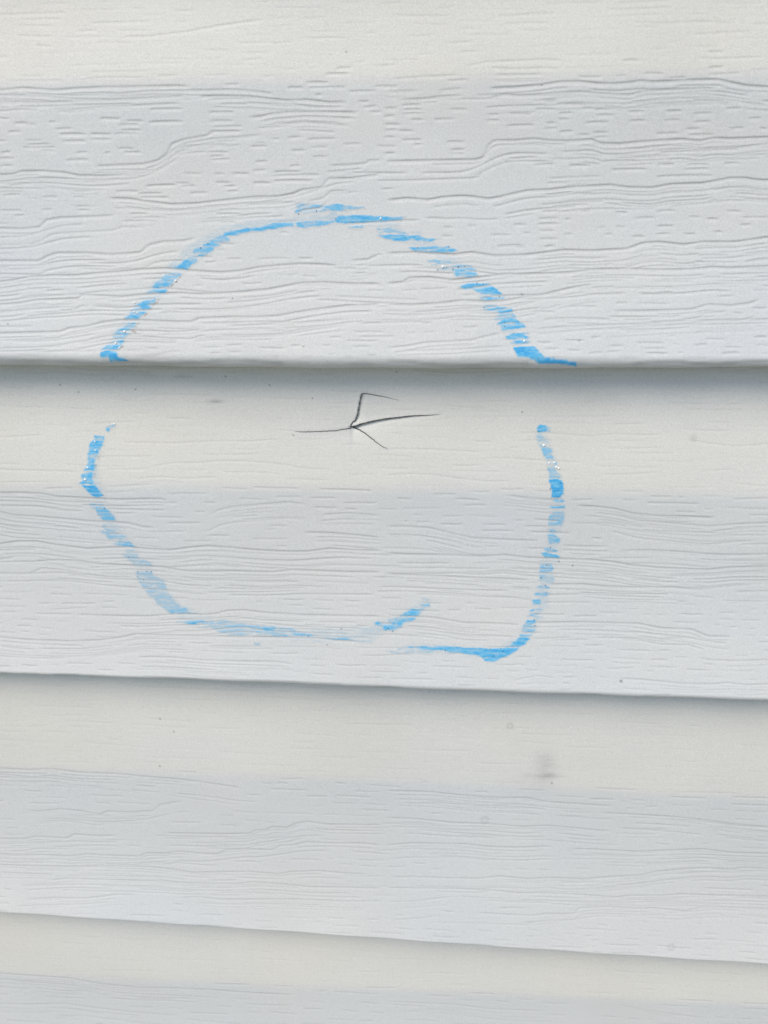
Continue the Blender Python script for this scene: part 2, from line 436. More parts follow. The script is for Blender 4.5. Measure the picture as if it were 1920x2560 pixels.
for i in range(16000):
    v = rng.uniform(-480, 3150); u = rng.uniform(-780, 2650)
    inside = 0 < u < 1920 and 230 < v < 640
    if inside and rng.random() < .98: continue
    fl = is_flat(u, v); k = float(ksc(v))
    if fl:
        n = rng.integers(1, 7); L = rng.uniform(32, 85 if v < 900 else 130) * (0.75 + .35 * k)
        for j in range(n):
            vv = v + j * rng.uniform(9, 14) * k; uu = u + rng.normal(0, 14); l = L * rng.uniform(.6, 1.3)
            if is_flat(uu, vv) and free(uu, uu + l, vv):
                x = np.linspace(uu, uu + l, 5)
                y = vv + (x - uu) * (slope_at(vv) + rng.normal(-.012, .02)) + rng.normal(0, .5, 5)
                groove(x, y, G0 * rng.uniform(.45, .9), 1.75, taper=11, hump=.15)
    else:
        l = rng.uniform(50, 190)
        if free(u, u + l, v):
            x = np.linspace(u, u + l, 7)
            y = v + (x - u) * (slope_at(v) + rng.normal(-.01, .015)) + np.cumsum(rng.normal(0, .8, 7))
            groove(x, y, G0 * rng.uniform(.10, .42), 1.6, taper=25, hump=.1)
# long lines outside the traced window
for i in range(420):
    v = rng.uniform(-480, 3150)
    u = rng.uniform(-800, -60) if rng.random() < .5 else rng.uniform(1960, 2600)
    if not is_flat(u, v): continue
    x = np.arange(u, u + rng.uniform(150, 600), 40.0)
    if u < 0: x = x[x < -20]
    if len(x) > 4 and free(x[0], x[-1], v):
        groove(x, v + np.cumsum(rng.normal(0, 1.5, len(x))), G0 * rng.uniform(.5, 1), 2.5)

H = Hn + Hp
# very fine streaks of the emboss
def streaks(nu, nv, lu, seed):
    r = np.random.default_rng(seed); a = r.normal(0, 1, (nv, nu // lu + 3)).astype(np.float32)
    x = np.arange(nu) / lu; i = x.astype(int); f = (x - i).astype(np.float32); f = f * f * (3 - 2 * f)
    # offset every row so that the cells do not line up
    o = a[:, i] * (1 - f) + a[:, i + 1] * f
    return o
S = streaks(NU, NV, 42, 3); S2 = streaks(NU, NV, 16, 5)
S = np.roll(S, 9, 1) * .6 + S2 * .4
S = (np.roll(S, 1, 0) + 2 * S + np.roll(S, -1, 0)) / 4
H += S * 0.0035e-3
del S, S2, Hn, Hp

HG = H.copy()                                     # the emboss alone
# ------------------------------------------------------------------ the crack (photo window 700..1120 x 940..1180)
CR = dict(upper=[(703, 505, 3.2), (699, 485, 3.0), (720, 455, 2.6), (745, 438, 2.8), (765, 380, 2.4), (780, 300, 2.2), (794, 220, 2.2), (806, 178, 3.0)],
          top=[(800, 182, 2.8), (822, 173, 2.6), (862, 174, 1.9), (930, 188, 1.5), (1000, 201, 1.3), (1062, 212, 1.0), (1110, 224, .7), (1185, 244, .3)],
          right=[(698, 500, 3.2), (740, 497, 4.2), (800, 474, 3.4), (950, 438, 2.9), (1100, 414, 2.6), (1300, 395, 2.2), (1450, 388, 1.5), (1595, 377, .4)],
          lower=[(715, 505, 3.0), (780, 528, 2.8), (850, 573, 2.3), (950, 653, 1.8), (1020, 700, 1.3), (1078, 728, .4)],
          left=[(706, 512, 2.6), (640, 524, 2.1), (550, 539, 2.0), (400, 547, 1.8), (220, 550, 1.5), (138, 546, .5)])
CR = {k: [(700 + x / 3.95, 940 + y / 3.95, w_) for x, y, w_ in v] for k, v in CR.items()}
def poly_dist(pts, uu, vv):
    """distance to the polyline, signed (positive on the left-hand side of travel in image axes) and position along it"""
    best = np.full(uu.shape, 1e9); sgn = np.zeros(uu.shape); pos = np.zeros(uu.shape)
    tot = sum(math.dist(pts[i][:2], pts[i + 1][:2]) for i in range(len(pts) - 1)); acc = 0
    for (x0, y0, _), (x1, y1, _) in zip(pts[:-1], pts[1:]):
        dx, dy = x1 - x0, y1 - y0; L2 = dx * dx + dy * dy
        t = np.clip(((uu - x0) * dx + (vv - y0) * dy) / L2, 0, 1)
        d = np.hypot(uu - x0 - t * dx, vv - y0 - t * dy)
        m = d < best
        best[m] = d[m]; sgn[m] = np.sign(dx * (vv - y0) - dy * (uu - x0))[m]; pos[m] = ((acc + t * math.sqrt(L2)) / tot)[m]
        acc += math.sqrt(L2)
    return best, sgn, pos
vv, uu = np.mgrid[900:1260, 640:1200]
sub = H[900 - V0:1260 - V0, 640 - U0:1200 - U0]
d, s, p = poly_dist(CR['right'], uu, vv)          # positive side = below
end = np.clip((1 - p) * 1.3, 0, 1) * np.clip((uu - 870) / 12, 0, 1)
sub += np.where(s > 0, -1.05e-3 * end * np.exp(-d / (5 + 13 * end)), 0.30e-3 * end * np.exp(-d / 10)) * (d < 90)
d, s, p = poly_dist(CR['upper'], uu, vv)          # travelling up: positive side = right
m_ = np.clip((p - .12) * 5, 0, 1) * np.clip((1.0 - p) * 8 + .15, 0, 1)
side = (s > 0)
sub += np.where(side, -1.3e-3 * m_ * np.exp(-d / 7), 0.15e-3 * m_ * np.exp(-d / 8)) * (d < 60)
d, s, p = poly_dist(CR['lower'], uu, vv)
sub += np.where(s > 0, 0.10e-3, -0.10e-3) * np.exp(-d / 5) * (1 - p) * (d < 40)
d, s, p = poly_dist(CR['left'], uu, vv)
sub += np.where(s < 0, 0.16e-3, -0.06e-3) * np.exp(-d / 5) * (1 - p) * (d < 40)
for k in CR:                                      # pressed lips of the gap itself
    d, s, p = poly_dist(CR[k], uu, vv)
    sub -= 0.12e-3 * np.exp(-(d / 2.4) ** 2) * (1 - p * .8)
d = np.hypot((uu - 885) / 50, (vv - 1064) / 30)   # shallow dent round the point of impact
sub -= 0.22e-3 * np.exp(-d ** 2)

# ------------------------------------------------------------------ marker strokes: density maps (photo pixels)
VW = {1: (200, 600, 3.95), 2: (500, 480, 3.19), 3: (900, 500, 3.95), 4: (1100, 680, 3.95), 5: (150, 1040, 5.53), 6: (300, 1380, 3.95),
      7: (640, 1460, 3.318), 8: (940, 1540, 3.318), 9: (1280, 1040, 6.9125), 10: (1240, 1320, 6.504)}
INK = """
1 .8 a 1215,50 1300,15 1385,30 1380,55 1300,58 1225,62
1 .75 a 1112,120 1150,80 1200,68 1315,75 1310,100 1260,135 1120,135
1 .55 a 1060,175 1110,150 1218,155 1210,185 1150,180
1 .85 a 905,285 960,262 1020,205 1080,165 1165,190 1150,225 1105,245 1060,295 990,300
1 .2 a 900,290 1070,295 1000,330 880,330
1 .85 a 800,380 870,330 990,328 1000,350 930,400 900,440 880,465 715,470 740,430
1 .85 a 650,525 690,490 750,465 885,470 860,495 840,520 800,528
1 .3 a 650,530 800,530 790,570 660,575
1 .85 a 560,640 650,590 700,570 765,572 730,620 700,665 640,720 590,775 440,772 500,735 510,690
1 .8 a 490,810 560,810 555,840 500,880 490,930 440,960 410,985 340,975 315,945 350,915 380,885 440,860
1 .9 a 215,1080 260,1050 330,1000 440,985 410,1040 380,1085
1 1.15 a 185,1160 210,1110 270,1085 365,1095 370,1160 410,1165 470,1175 472,1200 305,1207 280,1165
2 .75 a 10,450 50,410 160,400 160,425 100,440 100,460 20,520 -30,525
2 .65 a 60,390 130,365 190,340 240,370 235,395 150,400
2 .95 a 180,350 200,325 320,295 420,280 540,265 590,245 750,240 745,270 620,285 520,305 400,315 270,345 200,352
2 .8 a 750,240 850,232 950,232 1075,228 1040,250 960,270 840,285 780,275
2 .75 a 770,90 850,95 1000,108 1080,92 1160,105 1250,112 1310,122 1250,135 1150,148 1030,145 900,165 780,170 755,155 775,130
2 .3 a 930,205 1000,190 1060,150 1090,150 1080,220 1000,215
2 .95 a 1075,220 1110,190 1200,185 1300,182 1390,190 1480,195 1630,200 1600,225 1500,230 1400,240 1300,245 1180,250 1095,245
2 .7 a 1180,275 1300,266 1300,282 1190,285
2 .6 a 1415,288 1520,283 1520,297 1415,302
3 .6 a 190,325 240,300 340,295 440,310 470,330 440,330 330,320
3 .9 a 165,345 220,335 280,340 400,345 500,355 600,350 650,375 755,385 720,405 600,410 520,385 440,405 320,395 240,380
3 .35 a 500,320 560,305 600,315 580,330
3 .8 a 480,470 560,465 680,458 860,462 960,490 930,515 800,515 560,512
3 .7 a 665,600 740,588 880,598 910,620 830,632 700,642 760,615 680,610
3 .75 a 760,690 830,660 930,650 1000,640 1090,655 1150,700 1165,745 1080,765 960,755 920,725 950,700 870,690
3 .95 a 980,850 1050,825 1160,815 1260,825 1320,860 1400,920 1350,935 1200,930 1140,900 1110,870 1040,880
3 .9 a 1170,965 1230,950 1370,955 1420,945 1435,965 1350,980 1250,988 1200,985
3 .15 a 1000,770 1250,770 1300,820 1050,820
4 .85 a 420,350 450,335 540,335 640,345 710,370 740,430 750,470 830,515 845,540 780,560 680,565 610,575 600,520 560,515 600,480 530,470 560,440 600,420 560,390 490,380 430,370
4 .15 a 420,290 560,290 560,335 430,335
4 .8 a 650,640 700,610 740,603 870,603 820,620 880,640 860,660 740,662 660,655
4 .85 a 690,705 740,680 820,672 890,685 840,705 760,712
4 1.1 a 730,745 810,735 920,735 1000,800 1050,855 1120,845 1220,870 1320,885 1350,905 1330,920 1220,915 1100,900 980,900 920,870 850,840 770,830 740,790
4 1.35 a 1040,850 1110,845 1220,870 1350,900 1340,925 1200,915 1080,895
4 .35 a 1350,905 1440,915 1350,925
5 .85 b 635,150 680,128 755,118 755,150 700,165 675,210 650,195
5 .9 b 480,270 620,280 600,340 590,400 550,480 520,560 490,640 470,750 330,750 370,700 390,640 390,540 410,430 420,370 470,340 500,300
5 .9 b 290,830 310,800 370,790 430,770 460,790 460,860 490,910 460,940 380,930 280,925 340,895
5 1.05 b 320,960 400,950 490,945 540,1010 610,1080 600,1105 520,1115 460,1100 400,1040
5 .75 b 400,1230 430,1208 600,1210 640,1270 700,1310 760,1380 790,1440 620,1445 580,1410 540,1370 500,1280
5 .55 b 590,1510 620,1495 700,1550 780,1570 840,1620 930,1660 800,1665 850,1690 690,1700 650,1650 570,1585 650,1580
5 .75 b 740,1740 830,1720 900,1725 980,1740 1040,1800 900,1790 770,1780
5 .5 b 840,1890 1000,1900 1150,1960 1250,2020 1280,2060 1200,2085 1040,2070 1000,2010 920,1950
6 .5 b 165,190 320,180 330,230 430,260 450,330 490,400 520,450 560,490 620,540 700,590 710,605 490,605 440,555 380,520 350,470 310,440 270,400 230,340 180,280
6 .65 b 490,605 500,570 600,560 640,545 715,600 600,608
6 .8 b 560,685 700,665 800,670 930,680 940,705 700,715 640,695
6 .55 b 780,740 950,700 1000,665 1180,690 1250,715 1400,735 1659,745 1659,800 1460,805 1350,790 1200,820 1090,815 960,780 900,745
6 .8 b 1230,715 1450,730 1659,745 1659,785 1300,765
6 .75 b 1470,815 1659,805 1659,830
6 .45 b 1320,895 1380,895 1385,912 1340,912
6 .15 b 520,610 900,610 900,670 600,680
7 .7 b 0,345 150,355 290,360 350,385 480,420 440,435 330,425 280,400 0,395
7 .65 b 100,420 260,415 260,428 110,430
7 .7 b 480,420 540,435 640,445 740,430 830,460 900,470 740,465 600,455
7 .2 b 450,360 560,370 950,350 1050,400 950,490 800,440 600,420
7 .8 b 970,320 1010,305 1100,320 1090,285 1180,270 1230,240 1250,225 1300,200 1400,200 1380,225 1350,250 1310,290 1300,305 1220,320 1210,350 1140,385 1060,380 1060,350
7 .7 b 1340,165 1440,155 1440,178 1380,175
7 .4 b 1380,118 1440,124 1430,134
8 .5 c 80,280 180,290 330,290 330,300 150,305
8 .6 c 180,263 240,260 240,277 180,277
8 .95 c 250,252 400,248 500,245 680,250 830,262 950,268 1050,262 1110,240 1140,210 1200,170 1260,180 1250,210 1180,270 1140,300 1080,330 1030,350 960,375 900,370 880,340 840,320 740,312 700,300 600,290 560,275 440,280 350,265
8 .5 c 320,290 400,285 500,285 450,295 330,300
9 1.15 c 430,200 480,155 580,150 610,190 600,260 520,265 460,275 435,240
9 .5 c 600,160 660,200 650,270 590,260
9 .55 c 430,350 440,325 520,325 560,380 610,400 640,460 450,455 425,400
9 .7 c 455,490 560,500 600,530 700,550 680,640 730,740 600,740 550,680 510,580
9 .6 c 600,790 770,800 770,830 610,830
9 .6 c 610,880 740,880 780,960 850,1040 840,1090 640,1100 640,1000
9 1.15 c 635,1100 780,1075 860,1110 880,1200 885,1330 820,1410 690,1410 690,1270 660,1190
9 .85 c 670,1465 740,1430 860,1435 915,1465 860,1485 740,1485
9 1.05 c 645,1590 670,1545 750,1555 840,1560 910,1545 915,1590
9 .65 c 640,1700 720,1650 880,1640 910,1680 890,1800 870,1900 730,1905 620,1900 640,1780
9 .2 c 600,1930 860,1900 850,2000 640,2050
10 .7 c 860,20 960,20 1000,80 1010,100 870,90
10 .7 c 850,110 930,105 1040,170 1030,260 870,255 850,200
10 .75 c 760,320 830,310 880,320 960,350 1000,380 850,380 760,345
10 .8 c 740,410 800,395 900,420 990,440 1035,465 1030,485 920,500 810,500
10 .2 c 740,500 1010,500 960,590 720,590
10 .75 c 710,640 740,595 900,590 940,640 930,690 715,700
10 .5 c 700,720 930,735 935,800 930,890 830,870 690,850
10 .7 c 640,960 700,925 800,925 870,960 860,975
10 .75 c 620,1060 680,1040 850,1045 880,1060 820,1090 640,1100
10 .75 c 600,1160 720,1150 720,1240 590,1250
10 .2 c 720,1160 850,1170 830,1270 720,1250
10 .8 c 540,1330 600,1300 750,1310 740,1335 600,1345
10 .8 c 510,1430 550,1380 690,1385 690,1430
10 .85 c 460,1550 500,1490 650,1490 655,1540 560,1560
10 .6 c 415,1620 440,1570 660,1580 665,1610 640,1630 600,1690 520,1700 420,1680
10 .8 c 350,1750 400,1710 570,1710 620,1690 560,1750 450,1760
10 .8 c 200,1920 280,1880 350,1800 540,1790 500,1850 400,1900 330,1960 200,2000 160,2060 40,2130 0,2140 0,1950
"""
def fbm(shape, cells, seed):
    r = np.random.default_rng(seed); out = np.zeros(shape, np.float32); a = 1.0
    for cy_, cx_ in cells:
        g = r.uniform(-1, 1, (shape[0] // cy_ + 3, shape[1] // cx_ + 3)).astype(np.float32)
        y = np.arange(shape[0]) / cy_; x = np.arange(shape[1]) / cx_
        yi, xi = y.astype(int), x.astype(int); fy = (y - yi)[:, None]; fx = (x - xi)[None]
        fy = fy * fy * (3 - 2 * fy); fx = fx * fx * (3 - 2 * fx)
        out += a * ((g[yi][:, xi] * (1 - fx) + g[yi][:, xi + 1] * fx) * (1 - fy) + (g[yi + 1][:, xi] * (1 - fx) + g[yi + 1][:, xi + 1] * fx) * fy)
        a *= .7
    return out
NVI, NUI = 2600, 1920                              # ink map covers the frame only
N1 = fbm((NVI, NUI), [(7, 16), (4, 8), (3, 4)], 11)  # ragged outline
N2 = fbm((NVI, NUI), [(4, 24), (3, 9), (2, 5)], 12)  # streaky coverage
INKMAP = {k: np.zeros((NVI, NUI), np.float32) for k in 'abc'}
for ln in INK.strip().splitlines():
    p = ln.split(); ox, oy, sc = VW[int(p[0])]; dens = float(p[1]); key = p[2]
    P = np.array([[float(q) for q in t.split(',')] for t in p[3:]]) / sc + (ox, oy)
    x0, y0 = np.floor(P.min(0) - 8).astype(int); x1, y1 = np.ceil(P.max(0) + 8).astype(int)
    x0, y0 = max(x0, 0), max(y0, 0)
    vv, uu = np.mgrid[y0:y1, x0:x1].astype(float)
    ins = np.zeros(uu.shape, bool); dist = np.full(uu.shape, 1e9)
    for (ax, ay), (bx, by) in zip(P, np.roll(P, -1, 0)):
        c = ((ay > vv) != (by > vv))
        with np.errstate(divide='ignore', invalid='ignore'):
            ins ^= c & (uu < (bx - ax) * (vv - ay) / (by - ay) + ax)
        dx, dy = bx - ax, by - ay; t = np.clip(((uu - ax) * dx + (vv - ay) * dy) / max(dx * dx + dy * dy, 1e-6), 0, 1)
        dist = np.minimum(dist, np.hypot(uu - ax - t * dx, vv - ay - t * dy))
    sd_ = np.where(ins, dist, -dist) + N1[y0:y1, x0:x1] * (1.5 if dens > .25 else 3)
    soft = 3.6 if dens > .6 else (4.5 if dens > .25 else 9.0)
    a = np.clip(sd_ / soft + .6, 0, 1); a = a * a * (3 - 2 * a)
    st = N2[y0:y1, x0:x1]
    cov = np.clip(.97 + st * (0.24 if dens > .9 else 0.42), .10, 1.25)
    m = INKMAP[key][y0:y1, x0:x1]; np.maximum(m, a * dens * cov, out=m)
# faint first pass of the tip that bridges the gaps between the strong patches
HAZE = dict(a=('262,890 300,830 345,770 400,700 440,660 500,605 560,575 650,560 740,555 850,545 960,552 1010,590 1080,620 1150,665 1200,720 1250,790 1290,850 1330,890', 10, .26),
            b=('242,1120 228,1180 250,1240 270,1290 330,1380 380,1450 440,1520 520,1555 640,1572 800,1590 900,1585 1000,1550 1060,1512', 12, .28),
            c=('1352,1080 1370,1130 1392,1210 1395,1260 1385,1340 1370,1400 1360,1460 1345,1540 1300,1600 1240,1634 1100,1620 1020,1618', 10, .26))
for k, (s_, hw, dn) in HAZE.items():
    P = [tuple(float(q) for q in t.split(',')) + (0,) for t in s_.split()]
    x0, y0 = int(min(p[0] for p in P)) - 40, int(min(p[1] for p in P)) - 40; x1, y1 = int(max(p[0] for p in P)) + 40, int(max(p[1] for p in P)) + 40
    vv, uu = np.mgrid[y0:y1, x0:x1].astype(float)
    dist, _, _ = poly_dist(P, uu, vv)
    a = np.clip((hw - dist + 4 * N1[y0:y1, x0:x1]) / 9 + .5, 0, 1) * dn * np.clip(.8 + .55 * N2[y0:y1, x0:x1], 0, 1.5)
    m = INKMAP[k][y0:y1, x0:x1]; np.maximum(m, a, out=m)
# the tip skips the bottoms of the grooves
hs = H[-V0:NVI - V0, -U0:NUI - U0]
gap = np.clip(1 + (hs + 0.03e-3) / 0.10e-3, 0.30, 1)
for k in INKMAP: INKMAP[k] *= np.where(INKMAP[k] > .95, .6 + .4 * gap, gap)

# ------------------------------------------------------------------ specks, dirt
def vw(i, s): ox, oy, sc = VW[i]; a = [float(q) for q in s.split()]; return [(ox + a[j] / sc, oy + a[j + 1] / sc) for j in range(0, len(a), 2)]
def tl(t, s): ox, oy = TILE[t]; a = [float(q) for q in s.split()]; return [(ox + a[j] / 1.728, oy + a[j + 1] / 1.728) for j in range(0, len(a), 2)]
WHITE = vw(1, '545 620 535 710 570 717 505 818 437 907 357 1020 393 1065 945 405') + vw(2, '1435 212') + vw(3, '197 183 820 660') + \
    vw(4, '828 680') + vw(5, '755 110 485 350 490 470 383 712 360 875') + vw(9, '542 505 630 810 725 805 760 882 798 898')
DARK = vw(1, '1262 30 1190 78') + vw(2, '60 408 790 175 930 150 1085 212') + vw(3, '440 365 565 472 868 457 852 662 765 688 968 660 1030 652 920 680 1160 820 1215 825 1372 957 1225 1060') + \
    vw(4, '582 243 642 498 642 540 722 608 1080 862') + vw(5, '620 1270 960 1942 600 1085') + vw(6, '185 190 270 183 315 190 175 235 237 268') + \
    vw(7, '710 367 438 430 592 497 1093 362 1075 380 1137 388') + vw(8, '570 278 950 268 1030 262 1053 285 978 325 1307 27 1317 77') + \
    vw(9, '457 262 843 1155 660 1262 805 1395') + vw(10, '878 313 828 603 735 808 792 922 820 1052 1025 546 1245 612')
DIRT = tl('A', '1495 222') + tl('B', '682 366') + tl('C', '35 535 1005 425 1310 632 1350 856 1165 800 260 800 340 830 585 818 975 762 1267 1016') + \
    tl('D', '845 607 597 916 55 742') + tl('G', '690 515 750 570 690 718') + tl('H', '725 790')
BROWN = vw(1, '780 590 765 615 745 625 650 735 640 750 660 730 700 680 725 645 575 828 550 858 520 895 535 905 548 912 412 1058 425 1050 955 408 918 446 905 452 990 370 860 490') + \
    vw(5, '545 565 535 585 500 680 490 710 485 800 485 830')
STAIN = np.ones((NVI, NUI, 3), np.float32)
def spot(x, y, r, col, a=1.0, stretch=1.0):
    x0, x1, y0, y1 = int(x - 3 * r * stretch - 2), int(x + 3 * r * stretch + 3), int(y - 3 * r - 2), int(y + 3 * r + 3)
    if x0 < 0 or y0 < 0 or x1 > NUI or y1 > NVI: return
    vv, uu = np.mgrid[y0:y1, x0:x1]
    m = (a * np.clip(1.5 - np.hypot((uu - x) / stretch, vv - y) / r, 0, 1))[..., None]
    STAIN[y0:y1, x0:x1] = STAIN[y0:y1, x0:x1] * (1 - m) + np.array(col) * m
for x, y in DIRT: spot(x, y, 2.1, (.3, .3, .3), .85)
for x, y in BROWN: spot(x, y, rng.uniform(1.7, 2.7), (.6, .48, .42), .75)
for i in range(260):                              # dust on the face
    spot(rng.uniform(5, 1915), rng.uniform(5, 2550), rng.uniform(.9, 1.5), (.62, .62, .6), rng.uniform(.2, .6))
spot(960 + 1023 / 1.728, 1500 + 348 / 1.728, 3.6, (.42, .42, .43), .9)
spot(960 + 597 / 1.728, 500 + 408 / 1.728, 3.2, (.55, .55, .56), .8)
spot(1734, 1095, 9, (.86, .86, .86), .9)
def ring(x, y, r, a):
    vv, uu = np.mgrid[int(y - r - 6):int(y + r + 7), int(x - r - 6):int(x + r + 7)]
    d = np.hypot(uu - x, vv - y); m = a * np.exp(-((d - r) / 1.8) ** 2) + a * .35 * (d < r)
    STAIN[vv, uu] *= (1 - m)[..., None]
ring(1275, 1813, 7, .16); ring(1212, 2051, 9, .13); ring(1678, 2368, 8, .12)
# smudges: grey scuff on the third course, small smear under the first butt edge
nz = fbm((NVI, NUI), [(5, 30), (3, 12)], 21)
def smudge(x, y, rx, ry, a):
    vv, uu = np.mgrid[int(y - 3 * ry):int(y + 3 * ry), int(x - 3 * rx):min(NUI, int(x + 3 * rx))]
    m = a * np.exp(-((uu - x) / rx) ** 2 - ((vv - y) / ry) ** 2) * np.clip(.9 + .3 * nz[vv, uu], 0, 1.6)
    STAIN[vv, uu] *= (1 - m)[..., None] ** np.array([1.0, 1, 0.95])
smudge(1362, 1900, 26, 26, .12); smudge(1366, 1932, 22, 30, .12); smudge(1350, 1939, 48, 7, .09); smudge(1375, 1940, 22, 6, .14); smudge(1330, 1965, 70, 34, .05)
sm = fbm((NVI, NUI), [(300, 420), (130, 210), (50, 120)], 31); STAIN *= (1 - .018 * np.clip(sm, -1, 1.5))[..., None]
sm = fbm((NVI, NUI), [(260, 380), (110, 180)], 33)[..., None] * np.array([-.012, -.004, .012]); STAIN *= 1 + sm.astype(np.float32)
smudge(538, 1003, 19, 5, .34); smudge(460, 942, 26, 3, .16); smudge(700, 1040, 200, 25, .03); smudge(1500, 1000, 60, 14, .05)
smudge(1300, 1010, 300, 40, .03)

def samp(A, u, v, ou=0, ov=0):
    """bilinear lookup, zero outside"""
    x = u - ou; y = v - ov
    ok = (x >= 0) & (x < A.shape[1] - 1.001) & (y >= 0) & (y < A.shape[0] - 1.001)
    x = np.where(ok, x, 0); y = np.where(ok, y, 0)
    xi = x.astype(int); yi = y.astype(int); fx = (x - xi); fy = (y - yi)
    if A.ndim == 3: fx = fx[..., None]; fy = fy[..., None]
    r = (A[yi, xi] * (1 - fx) + A[yi, xi + 1] * fx) * (1 - fy) + (A[yi + 1, xi] * (1 - fx) + A[yi + 1, xi + 1] * fx) * fy
    return r, ok

# ------------------------------------------------------------------ siding boards
BLUE_P = np.array([0.20, 0.47, 0.68])
BLUE = np.array([0.135, 0.52, 0.86]); BLUE_D = np.array([0.055, 0.40, 0.82])
def columns(x0, x1, step):
    core = np.arange(x0, x1, step)
    out = []; s = step * 2; x = core[-1]; n = 0
    while x < 1.15:
        x += s; out.append(x); n += 1
        if n > 260: s *= 1.10
    out2 = []; s = step * 2; x = core[0]; n = 0
    while x > -1.15:
        x -= s; out2.append(x); n += 1
        if n > 260: s *= 1.10
    return np.r_[out2[::-1], core, out]

def softstep_fold(z, zf, slope_up, r):
    """extra set-back above the fold, rounded over the distance r"""
    t = (z - zf) / r
    return slope_up * r * np.where(t > 20, t, np.log1p(np.exp(np.minimum(t, 20))))

def board(top, fold, bot, nb, nf, x0, x1, step, detail=True, LIP=0.0018, DT=0.0022):
    """one dutch-lap course: bevel, long face, rounded butt edge and its return underneath"""
    X = columns(x0, x1, step) if detail else np.linspace(-1.15, 1.15, 90)
    zt, zf, ze = top(X), fold(X), bot(X)
    rows = []
    s0 = math.atan(2.4 * (DE - DF) / 0.074)                  # the roll starts where the flare of the face leaves off
    tb = np.linspace(-0.2, 1, nb, endpoint=False)           # bevel starts tucked up behind the board above
    for t in tb: rows.append(('z', zt + (zf - zt) * t))
    for t in np.linspace(0, 1, nf, endpoint=False): rows.append(('z', zf + (ze + LIP * (1 + math.sin(s0)) - zf) * t))
    nl = 16 if detail else 8
    Y = []; Z = []
    for k, z in rows:
        bev = softstep_fold(z, zf, (DF - DT) / (zt - zf), 0.0011)
        t = np.clip((zf - z) / (zf - ze - LIP * (1 + math.sin(s0))), 0, 1)
        Y.append(-(DF + (DE - DF) * t ** 2.4 - bev)); Z.append(z)
    for i in range(nl + 1):
        a = -s0 + (math.radians(165) + s0) * i / nl
        Y.append(np.full(X.shape, -DE + LIP * math.cos(s0) - LIP * math.cos(a))); Z.append(ze + LIP - LIP * math.sin(a))
    for dd in (0.0085, 0.006, 0.003, 0.0005):
        Y.append(np.full(X.shape, -dd)); Z.append(ze + 0.0016 + (0.0105 - dd) * .15)
    Y = np.array(Y); Z = np.array(Z); XX = np.broadcast_to(X, Y.shape)
    # surface normal in the y-z section
    ty = np.gradient(Y, axis=0); tz = np.gradient(Z, axis=0); L = np.hypot(ty, tz) + 1e-12
    ny, nz_ = tz / L, -ty / L                                # top to bottom: outward is -y
    P = np.stack([XX, Y, Z], -1)
    u, v = proj(P.reshape(-1, 3)); u = u.reshape(Y.shape); v = v.reshape(Y.shape)
    h, ok = samp(H, u, v, U0, V0)
    h = np.where(ok, h, 0)
    h0 = samp(HG, u, v - .8, U0, V0)[0] * ok * (0 if not detail else 1) * (np.abs(X) < .3)
    h0[-5:] = 0; h0 = np.where(h0 < -3 * G0, 0, h0)
    if not detail: h = h * 0
    h[-5:] = 0
    fade = np.clip((1.05 - np.abs(X)) / .6, 0, 1) if not detail else np.where(np.abs(X) > .3, 0, 1)
    h = h * fade
    # gentle warps of the sheet
    warp = 0.00035 * np.sin(XX * 9.3 + Z * 21) + 0.0002 * np.sin(XX * 23 + 1.7 + Z * 60)
    if detail:                                                # the butt edge is never quite straight
        warp = warp + 0.00012 * np.sin(XX * 180 + 1.3) * np.clip((np.arange(len(Y))[:, None] - (nb + nf - 90)) / 90, 0, 1) ** 2
    h = h + warp
    P[..., 1] += ny * h; P[..., 2] += nz_ * h
    s, oks = samp(STAIN, u, v)
    s = np.where(oks[..., None], s, 1.0)
    warm_k = np.clip((Z - zf) / 0.004 + .5, 0, 1)[..., None]
    groove_shade = 1 - .125 * np.clip(-h0 / G0, 0, 1.1) ** 1.3        # shade in the bottoms of the grain, put in as darker colour
    col = VINYL * s * (1 + (WARM_LIT - 1) * warm_k) * groove_shade[..., None]
    nr, nc = Y.shape
    idx = np.arange(nr * nc).reshape(nr, nc)
    q = np.stack([idx[:-1, :-1], idx[1:, :-1], idx[1:, 1:], idx[:-1, 1:]], -1).reshape(-1, 4)
    return P, col, q, u, v, ny, nz_, nb + nf + nl

def film(name, key, B, parent, label, lo=0):
    """thin layer of ink lying on the board surface"""
    P, col, q, u, v, ny, nz_, nvis = B
    d, ok = samp(INKMAP[key], u, v); d = np.where(ok, d, 0)
    d[nvis:] = 0
    if lo: d[:lo] = 0
    dv = d.reshape(-1); m = (dv[q] > 0.05).any(1); qq = q[m]
    used, inv = np.unique(qq, return_inverse=True)
    Pf = P.reshape(-1, 3)[used].copy()
    off = 0.00003 + 0.00003 * np.clip(dv[used], 0, 1.2)
    Pf[:, 1] += ny.reshape(-1)[used] * off; Pf[:, 2] += nz_.reshape(-1)[used] * off
    dd = dv[used][:, None]; c = col.reshape(-1, 3)[used]
    kp = np.clip((dd - .35) / .45, 0, 1); blue = BLUE_P * (1 - kp) + BLUE * kp     # thin passes of the tip dry greyer
    cc = c * (1 - np.clip(dd, 0, 1)) + blue * np.clip(dd, 0, 1)
    k = np.clip((dd - .95) / .35, 0, 1); cc = cc * (1 - k) + BLUE_D * k
    o = mesh_obj(name, Pf, inv.reshape(-1, 4), M_ink, parent, cc)
    if label: o['label'] = label
    return o

